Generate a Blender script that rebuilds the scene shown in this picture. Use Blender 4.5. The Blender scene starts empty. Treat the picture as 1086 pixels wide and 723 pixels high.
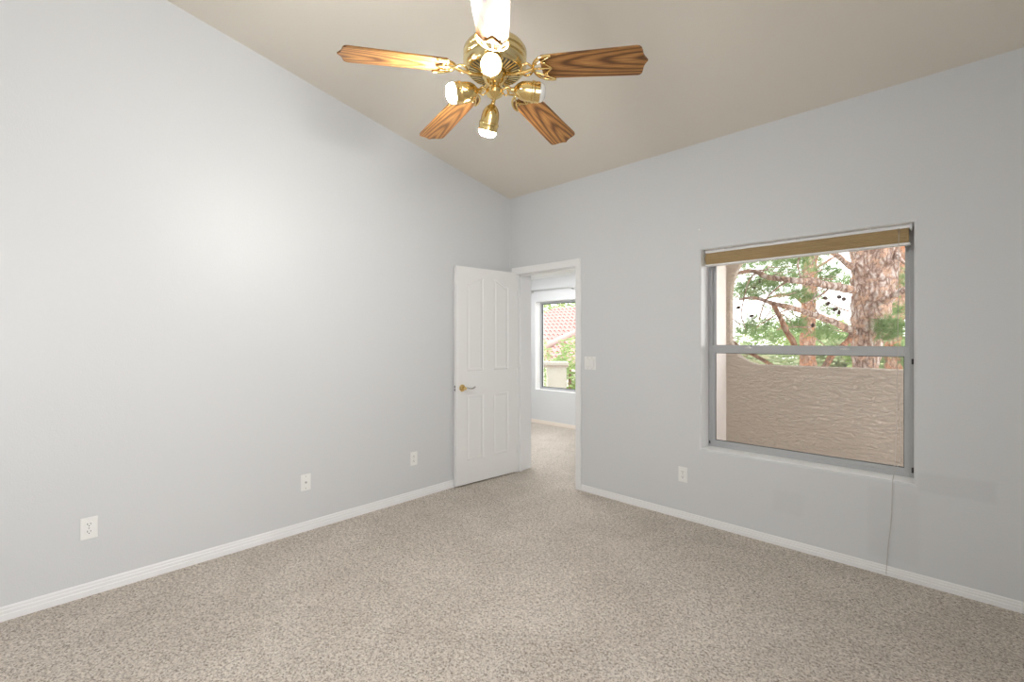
import bpy, bmesh, math, random
from mathutils import Vector, Matrix, noise
random.seed(7)
SC = bpy.context.scene
COL = SC.collection
PI = math.pi

# ------------------------------------------------------------------ camera, world, sun, large lights, exposure
FPX = 484.6
YAW = math.radians(43.9)
CAM = Vector((3.305, -3.399, 1.36))
cd = bpy.data.cameras.new('camera'); cam = bpy.data.objects.new('camera', cd); COL.objects.link(cam)
cam.location = CAM; cam.rotation_euler = (PI/2, 0, YAW)
cd.sensor_width = 36; cd.lens = 36*FPX/1086; cd.shift_y = -2.0/1086; cd.clip_start = .02; cd.clip_end = 300
SC.camera = cam
SC.view_settings.view_transform = 'Standard'; SC.view_settings.look = 'None'
SC.view_settings.gamma = 1; SC.view_settings.use_curve_mapping = False
SC.view_settings.exposure = 0.03
SC.cycles.max_bounces = 10; SC.cycles.diffuse_bounces = 6; SC.cycles.transparent_max_bounces = 16
SC.cycles.sample_clamp_indirect = 6

w = bpy.data.worlds.new('sky'); SC.world = w; w.use_nodes = True
wn = w.node_tree.nodes; wl = w.node_tree.links
bg = wn['Background']
tc = wn.new('ShaderNodeTexCoord'); sx = wn.new('ShaderNodeSeparateXYZ'); wl.new(tc.outputs['Generated'], sx.inputs[0])
rp = wn.new('ShaderNodeValToRGB'); wl.new(sx.outputs['Z'], rp.inputs[0]); wl.new(rp.outputs[0], bg.inputs[0])
rp.color_ramp.elements[0].color = (.96, .93, .93, 1); rp.color_ramp.elements[1].color = (.86, .90, 1, 1)
bg.inputs[1].default_value = 4.4

def lamp(name, kind, loc, rot, energy, color=(1, 1, 1), size=None, size_y=None, angle=None):
    l = bpy.data.lights.new(name, kind); l.energy = energy; l.color = color
    if kind == 'AREA':
        l.shape = 'RECTANGLE'; l.size = size; l.size_y = size_y
    if angle: l.angle = angle
    o = bpy.data.objects.new(name, l); COL.objects.link(o); o.location = loc; o.rotation_euler = rot
    return o
sun = lamp('sun', 'SUN', (0, 0, 20), (math.radians(38), 0, math.radians(-25)), 1.6, (1, .97, .93), angle=math.radians(3))
# added unseen fill lights: one at the camera's right, two in the next room
lamp('side_fill_area', 'AREA', (4.27, -4.05, 1.5), (0, PI/2, 0), 34, (.95, .975, 1), 1.7, 1.5)
lamp('next_room_fill_area', 'AREA', (-.75, 1.1, 2.31), (0, 0, 0), 25, (1, 1, 1), 1.1, 1.1)  # fill added out of view to brighten the next room's floor
lamp('next_room_fill_point', 'POINT', (-1.0, .95, 1.9), (0, 0, 0), 18, (1, 1, .99)).data.shadow_soft_size = .12  # unseen fill added to lift the next room's ceiling

# ------------------------------------------------------------------ helpers
def at(x, y, zd):
    """world point seen at photo pixel (x, y) at view depth zd metres"""
    c, s = math.cos(YAW), math.sin(YAW)
    F = Vector((-s, c, 0)); R = Vector((c, s, 0))
    return CAM + (F*FPX + R*(x-543) + Vector((0, 0, 359.5-y)))*(zd/FPX)

def mat(name, color=(.8, .8, .8), rough=.5, metal=0.0, spec=.5):
    m = bpy.data.materials.new(name); m.use_nodes = True
    b = m.node_tree.nodes['Principled BSDF']
    b.inputs['Base Color'].default_value = (*color, 1); b.inputs['Roughness'].default_value = rough
    b.inputs['Metallic'].default_value = metal; b.inputs['Specular IOR Level'].default_value = spec
    return m
def N(m, t, **kw):
    n = m.node_tree.nodes.new(t)
    for k, v in kw.items(): setattr(n, k, v)
    return n
def L(m, a, b): m.node_tree.links.new(a, b)
def P(m): return m.node_tree.nodes['Principled BSDF']
def coords(m, scale=(1, 1, 1), obj=True):
    t = N(m, 'ShaderNodeTexCoord'); mp = N(m, 'ShaderNodeMapping'); mp.inputs['Scale'].default_value = scale
    L(m, t.outputs['Object' if obj else 'Generated'], mp.inputs[0]); return mp.outputs[0]
def noise_n(m, vec, scale, detail=3, rough=.5, dist=0):
    n = N(m, 'ShaderNodeTexNoise'); n.inputs['Scale'].default_value = scale; n.inputs['Detail'].default_value = detail
    n.inputs['Roughness'].default_value = rough; n.inputs['Distortion'].default_value = dist; L(m, vec, n.inputs['Vector']); return n.outputs['Fac']
def ramp(m, fac, stops):
    r = N(m, 'ShaderNodeValToRGB'); e = r.color_ramp.elements
    while len(e) < len(stops): e.new(.5)
    for k, (p, c) in enumerate(stops): e[k].position = p; e[k].color = (*c, 1)
    L(m, fac, r.inputs[0]); return r.outputs[0]
def bump(m, h, strength=.2, dist=.01):
    b = N(m, 'ShaderNodeBump'); b.inputs['Strength'].default_value = strength; b.inputs['Distance'].default_value = dist
    L(m, h, b.inputs['Height']); L(m, b.outputs[0], P(m).inputs['Normal'])
def mix(m, fac, a, b, blend='MIX'):
    n = N(m, 'ShaderNodeMix', data_type='RGBA', blend_type=blend)
    for sock, v in ((n.inputs['Factor'], fac), (n.inputs[6], a), (n.inputs[7], b)):
        if hasattr(v, 'links'): L(m, v, sock)
        elif isinstance(v, tuple): sock.default_value = (*v, 1)
        else: sock.default_value = v
    return n.outputs[2]

def link(name, me, m=None, parent=None, smooth=False):
    o = bpy.data.objects.new(name, me); COL.objects.link(o)
    if m: me.materials.append(m)
    if smooth:
        for p in me.polygons: p.use_smooth = True
    if parent: o.parent = parent
    return o
def obj(name, bm, m=None, parent=None, smooth=False, auto=None):
    bmesh.ops.recalc_face_normals(bm, faces=bm.faces[:])
    me = bpy.data.meshes.new(name); bm.to_mesh(me); bm.free()
    o = link(name, me, m, parent, smooth or auto is not None)
    if auto is not None: me.set_sharp_from_angle(angle=math.radians(auto))
    return o
def box(bm, a, b, bevel=0):
    x0, y0, z0 = (min(a[i], b[i]) for i in range(3)); x1, y1, z1 = (max(a[i], b[i]) for i in range(3))
    r = bmesh.ops.create_cube(bm, size=1, matrix=Matrix.Translation(((x0+x1)/2, (y0+y1)/2, (z0+z1)/2)) @ Matrix.Diagonal((x1-x0, y1-y0, z1-z0, 1)))
    if bevel:
        es = list({e for v in r['verts'] for e in v.link_edges})
        bmesh.ops.bevel(bm, geom=es, offset=bevel, segments=2, affect='EDGES', profile=.5)
def frame_of(d):
    d = Vector(d).normalized(); a = Vector((0, 0, 1)) if abs(d.z) < .9 else Vector((1, 0, 0))
    u = d.cross(a).normalized(); return u, d.cross(u).normalized()
def tube(bm, pts, radii, seg=10, rough=0, cap=True, freq=6):
    pts = [Vector(p) for p in pts]; n = len(pts)
    if not hasattr(radii, '__len__'): radii = [radii]*n
    rings = []; u = None
    for i, p in enumerate(pts):
        d = (pts[min(i+1, n-1)]-pts[max(i-1, 0)]).normalized()
        if u is None: u, v = frame_of(d)
        else:
            u = (u-d*u.dot(d)).normalized(); v = d.cross(u)
        ring = []
        for k in range(seg):
            a = 2*PI*k/seg; q = u*math.cos(a)+v*math.sin(a)
            r = radii[i]
            if rough: r *= 1+rough*noise.noise((p+q*r)*freq)+rough*.6*noise.noise((p+q*r)*freq*3)
            ring.append(bm.verts.new(p+q*r))
        rings.append(ring)
    for i in range(n-1):
        for k in range(seg):
            bm.faces.new((rings[i][k], rings[i][(k+1) % seg], rings[i+1][(k+1) % seg], rings[i+1][k]))
    if cap: bm.faces.new(rings[0][::-1]); bm.faces.new(rings[-1])
def lathe(bm, prof, seg=32, M=Matrix()):
    """prof: (r, z) list; closed at r == 0"""
    rings = []
    for r, z in prof:
        if r < 1e-6: rings.append([bm.verts.new(M @ Vector((0, 0, z)))])
        else: rings.append([bm.verts.new(M @ Vector((r*math.cos(2*PI*k/seg), r*math.sin(2*PI*k/seg), z))) for k in range(seg)])
    for a, b in zip(rings, rings[1:]):
        for k in range(seg):
            k2 = (k+1) % seg
            if len(a) == 1 and len(b) == 1: continue
            if len(a) == 1: bm.faces.new((a[0], b[k], b[k2]))
            elif len(b) == 1: bm.faces.new((a[k], a[k2], b[0]))
            else: bm.faces.new((a[k], a[k2], b[k2], b[k]))
def subdiv_path(pts, n):
    """Catmull-Rom through points; each point any-length tuple"""
    out = []
    P_ = [Vector(p) for p in pts]
    for i in range(len(P_)-1):
        p0, p1, p2, p3 = P_[max(i-1, 0)], P_[i], P_[i+1], P_[min(i+2, len(P_)-1)]
        for k in range(n):
            t = k/n
            out.append(.5*((2*p1)+(p2-p0)*t+(2*p0-5*p1+4*p2-p3)*t*t+(3*p1-p0-3*p2+p3)*t**3))
    out.append(P_[-1]); return out
def tag(o, label=None, cat=None, group=None, kind=None):
    if label: o['label'] = label
    if cat: o['category'] = cat
    if group: o['group'] = group
    if kind: o['kind'] = kind
    return o
def empty(name, loc, label, cat, rot=(0, 0, 0), group=None):
    o = bpy.data.objects.new(name, None); COL.objects.link(o); o.location = loc; o.rotation_euler = rot; o.empty_display_size = .1
    return tag(o, label, cat, group)
def struct(name, bm, m, label=None, **k):
    o = obj(name, bm, m, **k); o['kind'] = 'structure'
    if label: o['label'] = label
    return o

# ------------------------------------------------------------------ materials
def wall_paint(name, color, patches=False):
    m = mat(name, color, .42, spec=.45)
    v = coords(m)
    n1 = noise_n(m, v, 130, 2, .5); n2 = noise_n(m, v, 26, 2, .6)
    ad = N(m, 'ShaderNodeMath', operation='MULTIPLY_ADD'); L(m, n2, ad.inputs[0]); ad.inputs[1].default_value = .9; L(m, n1, ad.inputs[2])
    bump(m, ad.outputs[0], .16, .004)
    base = mix(m, noise_n(m, v, 1.3, 3), tuple(c*.985 for c in color), tuple(min(1, c*1.01) for c in color))
    if patches:
        sp = N(m, 'ShaderNodeSeparateXYZ'); L(m, v, sp.inputs[0])
        wob = noise_n(m, v, 9, 3)
        def edge(sock, lo, hi, soft):
            # 1 between lo and hi with soft borders
            a = N(m, 'ShaderNodeMapRange', interpolation_type='SMOOTHSTEP'); L(m, sock, a.inputs[0]); a.inputs[1].default_value = lo-soft; a.inputs[2].default_value = lo+soft
            b = N(m, 'ShaderNodeMapRange', interpolation_type='SMOOTHSTEP'); L(m, sock, b.inputs[0]); b.inputs[1].default_value = hi-soft; b.inputs[2].default_value = hi+soft
            b.inputs[3].default_value = 1; b.inputs[4].default_value = 0
            q = N(m, 'ShaderNodeMath', operation='MULTIPLY'); L(m, a.outputs[0], q.inputs[0]); L(m, b.outputs[0], q.inputs[1]); return q.outputs[0]
        def wobble(sock, k):
            q = N(m, 'ShaderNodeMath', operation='MULTIPLY_ADD'); L(m, wob, q.inputs[0]); q.inputs[1].default_value = k; L(m, sock, q.inputs[2]); return q.outputs[0]
        X = wobble(sp.outputs['X'], .03); Z = wobble(sp.outputs['Z'], .03)
        for x0, x1, z0, z1, soft, amt in ((3.17, 3.47, .515, .625, .012, .94), (2.95, 3.175, .09, .50, .02, .955), (2.45, 2.62, .22, .36, .02, .965)):
            q = N(m, 'ShaderNodeMath', operation='MULTIPLY'); L(m, edge(X, x0+.015, x1+.015, soft), q.inputs[0]); L(m, edge(Z, z0+.015, z1+.015, soft), q.inputs[1])
            base = mix(m, q.outputs[0], base, tuple(c*amt for c in color))
    L(m, base, P(m).inputs['Base Color'])
    return m
M_WALL = wall_paint('grey_wall_paint', (.652, .664, .672))
M_WALLP = wall_paint('grey_wall_paint_touched_up', (.652, .664, .672), True)
M_REVEAL = mat('daylit_reveal_paint', (.93, .93, .92), .3, spec=.8)  # whiter and glossier than the walls: daylight on the reveals put into the colour
M_CEIL = wall_paint('beige_ceiling_paint', (.74, .69, .605))
M_CEIL2 = wall_paint('white_ceiling_paint', (.82, .82, .81))
M_TRIM = mat('white_trim_paint', (.83, .83, .83), .35)
M_TRIM2 = mat('cream_trim_paint', (.78, .70, .62), .4)
M_DOOR = mat('white_door_paint', (.82, .82, .81), .38)
bump(M_DOOR, noise_n(M_DOOR, coords(M_DOOR, (60, 60, 4)), 3, 3), .06, .003)
M_PLATE = mat('white_plastic', (.84, .84, .82), .3)
M_SLOT = mat('dark_slot', (.05, .05, .05), .6)
M_GAP = mat('shadowed_plastic', (.45, .45, .44), .5)
M_BRASS = mat('polished_brass', (.83, .62, .27), .16, 1.0)
bump(M_BRASS, noise_n(M_BRASS, coords(M_BRASS), 60, 2), .03, .002)
M_BRASS_PALE = mat('pale_antique_brass', (.80, .66, .36), .26, 1.0)
M_STEEL = mat('satin_nickel', (.62, .61, .6), .28, 1.0)
M_ALU = mat('grey_aluminium', (.46, .47, .48), .42, .15)
M_ALU_D = mat('dark_gasket', (.10, .11, .11), .6)
M_CORD = mat('grey_beige_cord', (.48, .45, .41), .8)

m = M_CARPET = mat('speckled_beige_carpet', (.4, .35, .3), .95, spec=.08)
v = coords(m)
vo = N(m, 'ShaderNodeTexVoronoi'); vo.inputs['Scale'].default_value = 175; L(m, v, vo.inputs['Vector'])
sepc = N(m, 'ShaderNodeSeparateColor'); L(m, vo.outputs['Color'], sepc.inputs[0])
speck = ramp(m, sepc.outputs[0], [(0, (.09, .06, .045)), (.15, (.28, .215, .17)), (.30, (.64, .555, .48)), (.75, (.82, .745, .67)), (1, (.93, .87, .81))])
fine = noise_n(m, v, 95, 4, .8)
speck2 = mix(m, .5, speck, ramp(m, fine, [(.345, (.13, .09, .07)), (.44, (.68, .595, .52)), (.62, (.92, .845, .77))]))
nap = noise_n(m, v, 2.2, 4, .6, .6)
napc = ramp(m, nap, [(.3, (.84, .83, .82)), (.7, (1.0, 1.0, 1.0))])
clump = ramp(m, noise_n(m, v, 62, 4, .8), [(.36, (.62, .60, .57)), (.48, (.98, 1, 1)), (.64, (1.1, 1.13, 1.13))])
napc = mix(m, 1.0, napc, clump, 'MULTIPLY')
L(m, mix(m, 1.0, speck2, napc, 'MULTIPLY'), P(m).inputs['Base Color'])
ad = N(m, 'ShaderNodeMath', operation='MULTIPLY_ADD'); L(m, vo.outputs['Distance'], ad.inputs[0]); ad.inputs[1].default_value = -1.2; L(m, fine, ad.inputs[2])
bump(m, ad.outputs[0], .6, .010)

m = M_OAK = mat('golden_oak_blade', (.4, .2, .08), .32)
v = coords(m)
def oak(m, v, dark, mid, light):
    mp = N(m, 'ShaderNodeMapping'); mp.inputs['Scale'].default_value = (.8, 8, 1); L(m, v, mp.inputs[0])
    wv = N(m, 'ShaderNodeTexWave', wave_type='RINGS', rings_direction='Z'); wv.inputs['Scale'].default_value = 2.6; wv.inputs['Distortion'].default_value = 2.4
    wv.inputs['Detail'].default_value = 3; wv.inputs['Detail Scale'].default_value = 1.3
    mp2 = N(m, 'ShaderNodeMapping'); mp2.inputs['Location'].default_value = (-.75, .12, 0); L(m, mp.outputs[0], mp2.inputs[0]); L(m, mp2.outputs[0], wv.inputs['Vector'])
    mp3 = N(m, 'ShaderNodeMapping'); mp3.inputs['Scale'].default_value = (6, 220, 6); L(m, v, mp3.inputs[0])
    st = noise_n(m, mp3.outputs[0], 1, 3, .6)
    c = ramp(m, wv.outputs['Fac'], [(0, dark), (.35, mid), (1, light)])
    return mix(m, .75, c, ramp(m, st, [(.3, tuple(x*.45 for x in mid)), (.6, (1, 1, 1))]), 'MULTIPLY')
L(m, oak(m, v, (.13, .05, .014), (.32, .145, .040), (.44, .22, .066)), P(m).inputs['Base Color'])

m = M_STUCCO = mat('tan_stucco', (.5, .4, .32), .95, spec=.1)
v = coords(m)
s1 = noise_n(m, coords(m, (1, 1, 2.6)), 14, 5, .65, .8)
L(m, mix(m, noise_n(m, v, 2.0, 3), (.63, .535, .44), (.72, .625, .53)), P(m).inputs['Base Color'])
bump(m, s1, 1.0, .08)
m = M_STUCCO_L = mat('pale_stucco', (.72, .66, .6), .95, spec=.1)
bump(m, noise_n(m, coords(m), 20, 5, .65), .6, .02)
L(m, mix(m, noise_n(m, coords(m), 7, 3), (.66, .60, .55), (.76, .71, .67)), P(m).inputs['Base Color'])

def bark(name, a, b, c):
    m = mat(name, a, .95, spec=.1); v = coords(m, (1, 1, .38))
    vo = N(m, 'ShaderNodeTexVoronoi', feature='DISTANCE_TO_EDGE'); vo.inputs['Scale'].default_value = 15
    nn = N(m, 'ShaderNodeTexNoise'); nn.inputs['Scale'].default_value = 7; L(m, v, nn.inputs['Vector'])
    vm = mix(m, .12, v, nn.outputs['Color'], 'ADD'); L(m, vm, vo.inputs['Vector'])
    plate = ramp(m, vo.outputs['Distance'], [(0, (.26, .17, .13)), (.10, c), (.28, a)])
    col = mix(m, ramp(m, noise_n(m, coords(m), 9, 4, .7), [(.5, (0, 0, 0)), (.62, (1, 1, 1))]), plate, b)
    fl = ramp(m, noise_n(m, coords(m, (1, 1, .6)), 45, 4, .8), [(.35, (.55, .48, .45)), (.6, (1, 1, 1))])
    L(m, mix(m, .8, col, fl, 'MULTIPLY'), P(m).inputs['Base Color'])
    ad = N(m, 'ShaderNodeMath', operation='ADD'); L(m, vo.outputs['Distance'], ad.inputs[0]); L(m, noise_n(m, v, 30, 4, .7), ad.inputs[1])
    bump(m, ad.outputs[0], 1, .05); return m
M_BARK = bark('pine_bark', (.66, .58, .53), (.62, .42, .31), (.42, .31, .26))
M_BARK2 = bark('orange_pine_bark', (.48, .35, .27), (.52, .25, .14), (.38, .23, .16))

def foliage_mat(name, a, b, c, scale=3, trans=.35):
    m = mat(name, a, .7, spec=.2)
    cc = ramp(m, noise_n(m, coords(m), scale, 4, .7), [(.3, a), (.5, b), (.7, c)])
    L(m, cc, P(m).inputs['Base Color'])
    t = N(m, 'ShaderNodeBsdfTranslucent'); L(m, cc, t.inputs[0]); mx = N(m, 'ShaderNodeMixShader'); mx.inputs[0].default_value = trans
    out = m.node_tree.nodes['Material Output']; L(m, P(m).outputs[0], mx.inputs[1]); L(m, t.outputs[0], mx.inputs[2]); L(m, mx.outputs[0], out.inputs[0])
    return m
M_NEEDLE = foliage_mat('pine_needles', (.12, .21, .06), (.21, .30, .13), (.36, .39, .24), 5)
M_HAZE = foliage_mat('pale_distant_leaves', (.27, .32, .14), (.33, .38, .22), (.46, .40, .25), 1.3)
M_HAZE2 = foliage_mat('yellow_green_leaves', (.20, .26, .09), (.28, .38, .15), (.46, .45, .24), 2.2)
M_CONE = mat('dark_pine_cone', (.12, .075, .06), .8)

def glass(name, tint=(1, 1, 1)):
    m = bpy.data.materials.new(name); m.use_nodes = True; nt = m.node_tree; nt.nodes.clear()
    out = nt.nodes.new('ShaderNodeOutputMaterial'); tr = nt.nodes.new('ShaderNodeBsdfTransparent'); tr.inputs[0].default_value = (*tint, 1)
    gl = nt.nodes.new('ShaderNodeBsdfGlossy'); gl.inputs['Roughness'].default_value = .02
    fr = nt.nodes.new('ShaderNodeFresnel'); fr.inputs[0].default_value = 1.35
    mx = nt.nodes.new('ShaderNodeMixShader'); nt.links.new(fr.outputs[0], mx.inputs[0]); nt.links.new(tr.outputs[0], mx.inputs[1]); nt.links.new(gl.outputs[0], mx.inputs[2])
    nt.links.new(mx.outputs[0], out.inputs[0]); return m
M_GLASS = glass('window_glass', (.98, .99, .985))
def screen():
    m = bpy.data.materials.new('insect_screen_mesh'); m.use_nodes = True; nt = m.node_tree; nt.nodes.clear()
    out = nt.nodes.new('ShaderNodeOutputMaterial'); tr = nt.nodes.new('ShaderNodeBsdfTransparent')
    df = nt.nodes.new('ShaderNodeBsdfDiffuse'); df.inputs[0].default_value = (.32, .29, .26, 1)
    mx = nt.nodes.new('ShaderNodeMixShader'); mx.inputs[0].default_value = .13
    nt.links.new(tr.outputs[0], mx.inputs[1]); nt.links.new(df.outputs[0], mx.inputs[2]); nt.links.new(mx.outputs[0], out.inputs[0]); return m
M_SCREEN = screen()
def emit(name, color, strength):
    m = mat(name, color, .3); P(m).inputs['Emission Color'].default_value = (*color, 1); P(m).inputs['Emission Strength'].default_value = strength; return m
BULB_POWER = 540
M_BULB = {k: emit('lit_bulb_glass', (1, .985, .955), BULB_POWER*k) for k in (1.2, 1.15, .30)}
M_BULB_OFF = mat('unlit_bulb_glass', (.75, .75, .72), .2)

# ------------------------------------------------------------------ room shell
EAVE, SLOPE = 2.81, .184
XR, YB = 4.3, -4.9
DX0, DX1, DZ = .085, .860, 2.035            # rough door opening
WX0, WX1, WZ0, WZ1 = 1.968, 3.153, .549, 2.018
WT = .21

def grid_wall(xs, zs, holes, t, y0=0, top=None, bevel=None):
    """slab in the XZ plane from y0 to y0+t with rectangular holes, sharing vertices; returns the bmesh"""
    bm = bmesh.new(); V = {}
    def vert(i, k, j):
        key = (i, k, j)
        if key not in V: V[key] = bm.verts.new((xs[i], y0+t*k, zs[j]))
        return V[key]
    solid = lambda i, j: 0 <= i < len(xs)-1 and 0 <= j < len(zs)-1 and not any(h[0] <= (xs[i]+xs[i+1])/2 <= h[1] and h[2] <= (zs[j]+zs[j+1])/2 <= h[3] for h in holes)
    for i in range(len(xs)-1):
        for j in range(len(zs)-1):
            if not solid(i, j): continue
            for k in (0, 1): bm.faces.new([vert(i, k, j), vert(i+1, k, j), vert(i+1, k, j+1), vert(i, k, j+1)])
            if not solid(i-1, j): bm.faces.new([vert(i, 0, j), vert(i, 1, j), vert(i, 1, j+1), vert(i, 0, j+1)])
            if not solid(i+1, j): bm.faces.new([vert(i+1, 0, j), vert(i+1, 1, j), vert(i+1, 1, j+1), vert(i+1, 0, j+1)])
            if not solid(i, j-1): bm.faces.new([vert(i, 0, j), vert(i+1, 0, j), vert(i+1, 1, j), vert(i, 1, j)])
            if not solid(i, j+1): bm.faces.new([vert(i, 0, j+1), vert(i+1, 0, j+1), vert(i+1, 1, j+1), vert(i, 1, j+1)])
    bmesh.ops.recalc_face_normals(bm, faces=bm.faces[:])
    return bm
def reveal_faces(o, x0, x1, z0, z1, idx, ys):
    """give the faces inside an opening the second material"""
    for p in o.data.polygons:
        c = p.center; n = p.normal
        if abs(n.y) < .5 and ys[0] < c.y < ys[1] and x0-.01 < c.x < x1+.01 and z0-.01 < c.z < z1+.01: p.material_index = idx
def bevel_loop(bm, x0, x1, z0, z1, y, off=.014):
    on = lambda v: abs(v.co.y-y) < 1e-5 and x0-1e-4 <= v.co.x <= x1+1e-4 and z0-1e-4 <= v.co.z <= z1+1e-4
    es = [e for e in bm.edges if all(on(v) for v in e.verts) and not (abs(e.verts[0].co.x-e.verts[1].co.x) > 1e-4 and abs(e.verts[0].co.z-e.verts[1].co.z) > 1e-4)
          and (all(abs(v.co.x-x0) < 1e-4 for v in e.verts) or all(abs(v.co.x-x1) < 1e-4 for v in e.verts) or all(abs(v.co.z-z0) < 1e-4 for v in e.verts) or all(abs(v.co.z-z1) < 1e-4 for v in e.verts))]
    bmesh.ops.bevel(bm, geom=es, offset=off, segments=4, affect='EDGES', profile=.5)

bm = grid_wall([-3.2, DX0, DX1, WX0, WX1, XR], [0, WZ0, WZ1, DZ, EAVE+.02], [(DX0, DX1, 0, DZ), (WX0, WX1, WZ0, WZ1)], WT)
bevel_loop(bm, WX0, WX1, WZ0, WZ1, 0, .012)
wf = struct('wall_far', bm, M_WALLP, 'light grey painted wall with the doorway and the window')
wf.data.materials.append(M_REVEAL); reveal_faces(wf, WX0, WX1, WZ0, WZ1, 1, (.004, .3))
me = wf.data
for p in me.polygons:
    if len(p.vertices) == 4 and abs(p.normal.y) > .05 and abs(p.normal.y) < .95: p.use_smooth = True

bm = bmesh.new()     # left gable wall
prof = [(YB-.1, 0), (0, 0), (0, EAVE+.02), (YB-.1, EAVE+SLOPE*(-YB+.1)+.02)]
f0 = [bm.verts.new((0, y, z)) for y, z in prof]; f1 = [bm.verts.new((-.12, y, z)) for y, z in prof]
bm.faces.new(f0); bm.faces.new(f1[::-1])
for i in range(4): bm.faces.new((f0[i], f0[(i+1) % 4], f1[(i+1) % 4], f1[i]))
struct('wall_left', bm, M_WALL, 'plain light grey gable wall on the left')

bm = bmesh.new()     # wall behind the camera
box(bm, (-.12, YB, 0), (XR+.1, YB-.12, EAVE+SLOPE*(-YB)+.02)); struct('wall_back', bm, M_WALL)
bm = bmesh.new()     # wall on the camera's right, with an opening added for the unseen fill light
hy0, hy1, hz0, hz1 = -4.82, -3.28, .62, 2.38
box(bm, (XR, YB, 0), (XR+.12, hy0, 3.7)); box(bm, (XR, hy1, 0), (XR+.12, .2, 3.7))
box(bm, (XR, hy0, 0), (XR+.12, hy1, hz0)); box(bm, (XR, hy0, hz1), (XR+.12, hy1, 3.7))
struct('wall_right', bm, M_WALL)

bm = bmesh.new()     # sloped ceiling
c = [(-.12, .2), (XR+.12, .2), (XR+.12, YB-.12), (-.12, YB-.12)]
lo = [bm.verts.new((x, y, EAVE-SLOPE*y)) for x, y in c]; hi = [bm.verts.new((x, y, EAVE-SLOPE*y+.15)) for x, y in c]
bm.faces.new(lo); bm.faces.new(hi[::-1])
for i in range(4): bm.faces.new((lo[i], lo[(i+1) % 4], hi[(i+1) % 4], hi[i]))
struct('ceiling', bm, M_CEIL, 'beige vaulted ceiling')

bm = bmesh.new()     # carpeted floor of both rooms
R2X0, R2X1, R2Y = -3.1, 1.19, 2.22
box(bm, (-.12, YB-.12, -.08), (XR+.12, 0, 0)); box(bm, (R2X0-.1, 0, -.08), (R2X1+.1, R2Y+.2, 0))
bmesh.ops.remove_doubles(bm, verts=bm.verts[:], dist=1e-4)
struct('floor', bm, M_CARPET, 'speckled beige carpet')

# next room
W2X0, W2X1, W2Z0, W2Z1 = -1.575, -.35, .545, 1.965
bm = grid_wall([R2X0, W2X0, W2X1, R2X1], [0, W2Z0, W2Z1, 2.6], [(W2X0, W2X1, W2Z0, W2Z1)], WT, R2Y)
w2 = struct('wall_next_room_far', bm, M_WALL, 'pale wall of the next room seen through the doorway')
w2.data.materials.append(M_REVEAL); reveal_faces(w2, W2X0, W2X1, W2Z0, W2Z1, 1, (R2Y+.01, R2Y+.19))
bm = bmesh.new(); box(bm, (R2X1, WT, 0), (R2X1+.14, R2Y+.2, 2.9)); struct('wall_next_room_right', bm, M_WALL)
bm = bmesh.new(); box(bm, (R2X0-.1, WT, 0), (R2X0, R2Y+.2, 2.6)); struct('wall_next_room_left', bm, M_WALL)
bm = bmesh.new(); box(bm, (R2X0-.1, WT-.002, 2.33), (R2X1+.0, R2Y, 2.6)); struct('ceiling_next_room', bm, M_CEIL2, 'white ceiling of the next room')

# baseboards
def baseboard(name, p0, p1, nrm, h, m=M_TRIM, t=.013, label=None):
    p0 = Vector((*p0, 0)); p1 = Vector((*p1, 0)); n = Vector((*nrm, 0))
    prof = [(0, 0), (t, 0), (t, h*.42), (t*.72, h*.47), (t*.72, h*.68), (t*.5, h*.74), (t*.5, h*.9), (t*.25, h), (0, h)]
    bm = bmesh.new(); A = [bm.verts.new(p0+n*a+Vector((0, 0, z))) for a, z in prof]; B = [bm.verts.new(p1+n*a+Vector((0, 0, z))) for a, z in prof]
    bm.faces.new(A); bm.faces.new(B[::-1])
    for i in range(len(prof)): bm.faces.new((A[i], A[(i+1) % len(prof)], B[(i+1) % len(prof)], B[i]))
    return struct(name, bm, m, label)
baseboard('baseboard_left', (0, YB), (0, 0), (1, 0), .068, label='white baseboard along the left wall')
baseboard('baseboard_far', (.905, 0), (XR, 0), (0, -1), .054, label='white baseboard under the window')
baseboard('baseboard_next_room', (R2X0, R2Y), (R2X1, R2Y), (0, -1), .06, M_TRIM2, label='cream baseboard in the next room')

# door frame: casing, jambs and stop
bm = bmesh.new()
CW = .055
jx0, jx1, jz = DX0+.018, DX1-.018, DZ-.018
for ys in ((-.016, 0), (WT, WT+.016)):
    for a, b in (((jx0-CW-.005, jz+.006), (jx0-.004, 0)), ((jx1+.004, jz+.006), (jx1+CW+.005, 0))):
        box(bm, (a[0], ys[0], b[1]), (b[0], ys[1], a[1]), .004)
    box(bm, (jx0-CW-.005, ys[0], jz+.004), (jx1+CW+.005, ys[1], jz+.004+CW+.012), .004)
box(bm, (DX0, 0, 0), (jx0, WT, jz)); box(bm, (jx1, 0, 0), (DX1, WT, jz)); box(bm, (DX0, 0, jz), (DX1, WT, DZ))
box(bm, (jx0, .042, 0), (jx0+.012, .075, jz)); box(bm, (jx1-.012, .042, 0), (jx1, .075, jz)); box(bm, (jx0, .042, jz-.012), (jx1, .075, jz))
struct('trim_1', bm, M_TRIM, 'white casing around the doorway')

# ------------------------------------------------------------------ the open door (leaf local: x from hinge along width, y = thickness, z up)
H0 = Vector((.113, -.012, .014)); H1 = Vector((.050, -.752, .014))
du = (H1-H0).normalized(); LW, LH, LT = .742, 2.018, .035
door = bpy.data.objects.new('door_1', None); COL.objects.link(door)
door.location = H0; door.rotation_euler = (0, 0, math.atan2(du.y, du.x))
tag(door, 'open white panelled door against the left wall', None, None, 'structure')
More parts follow.
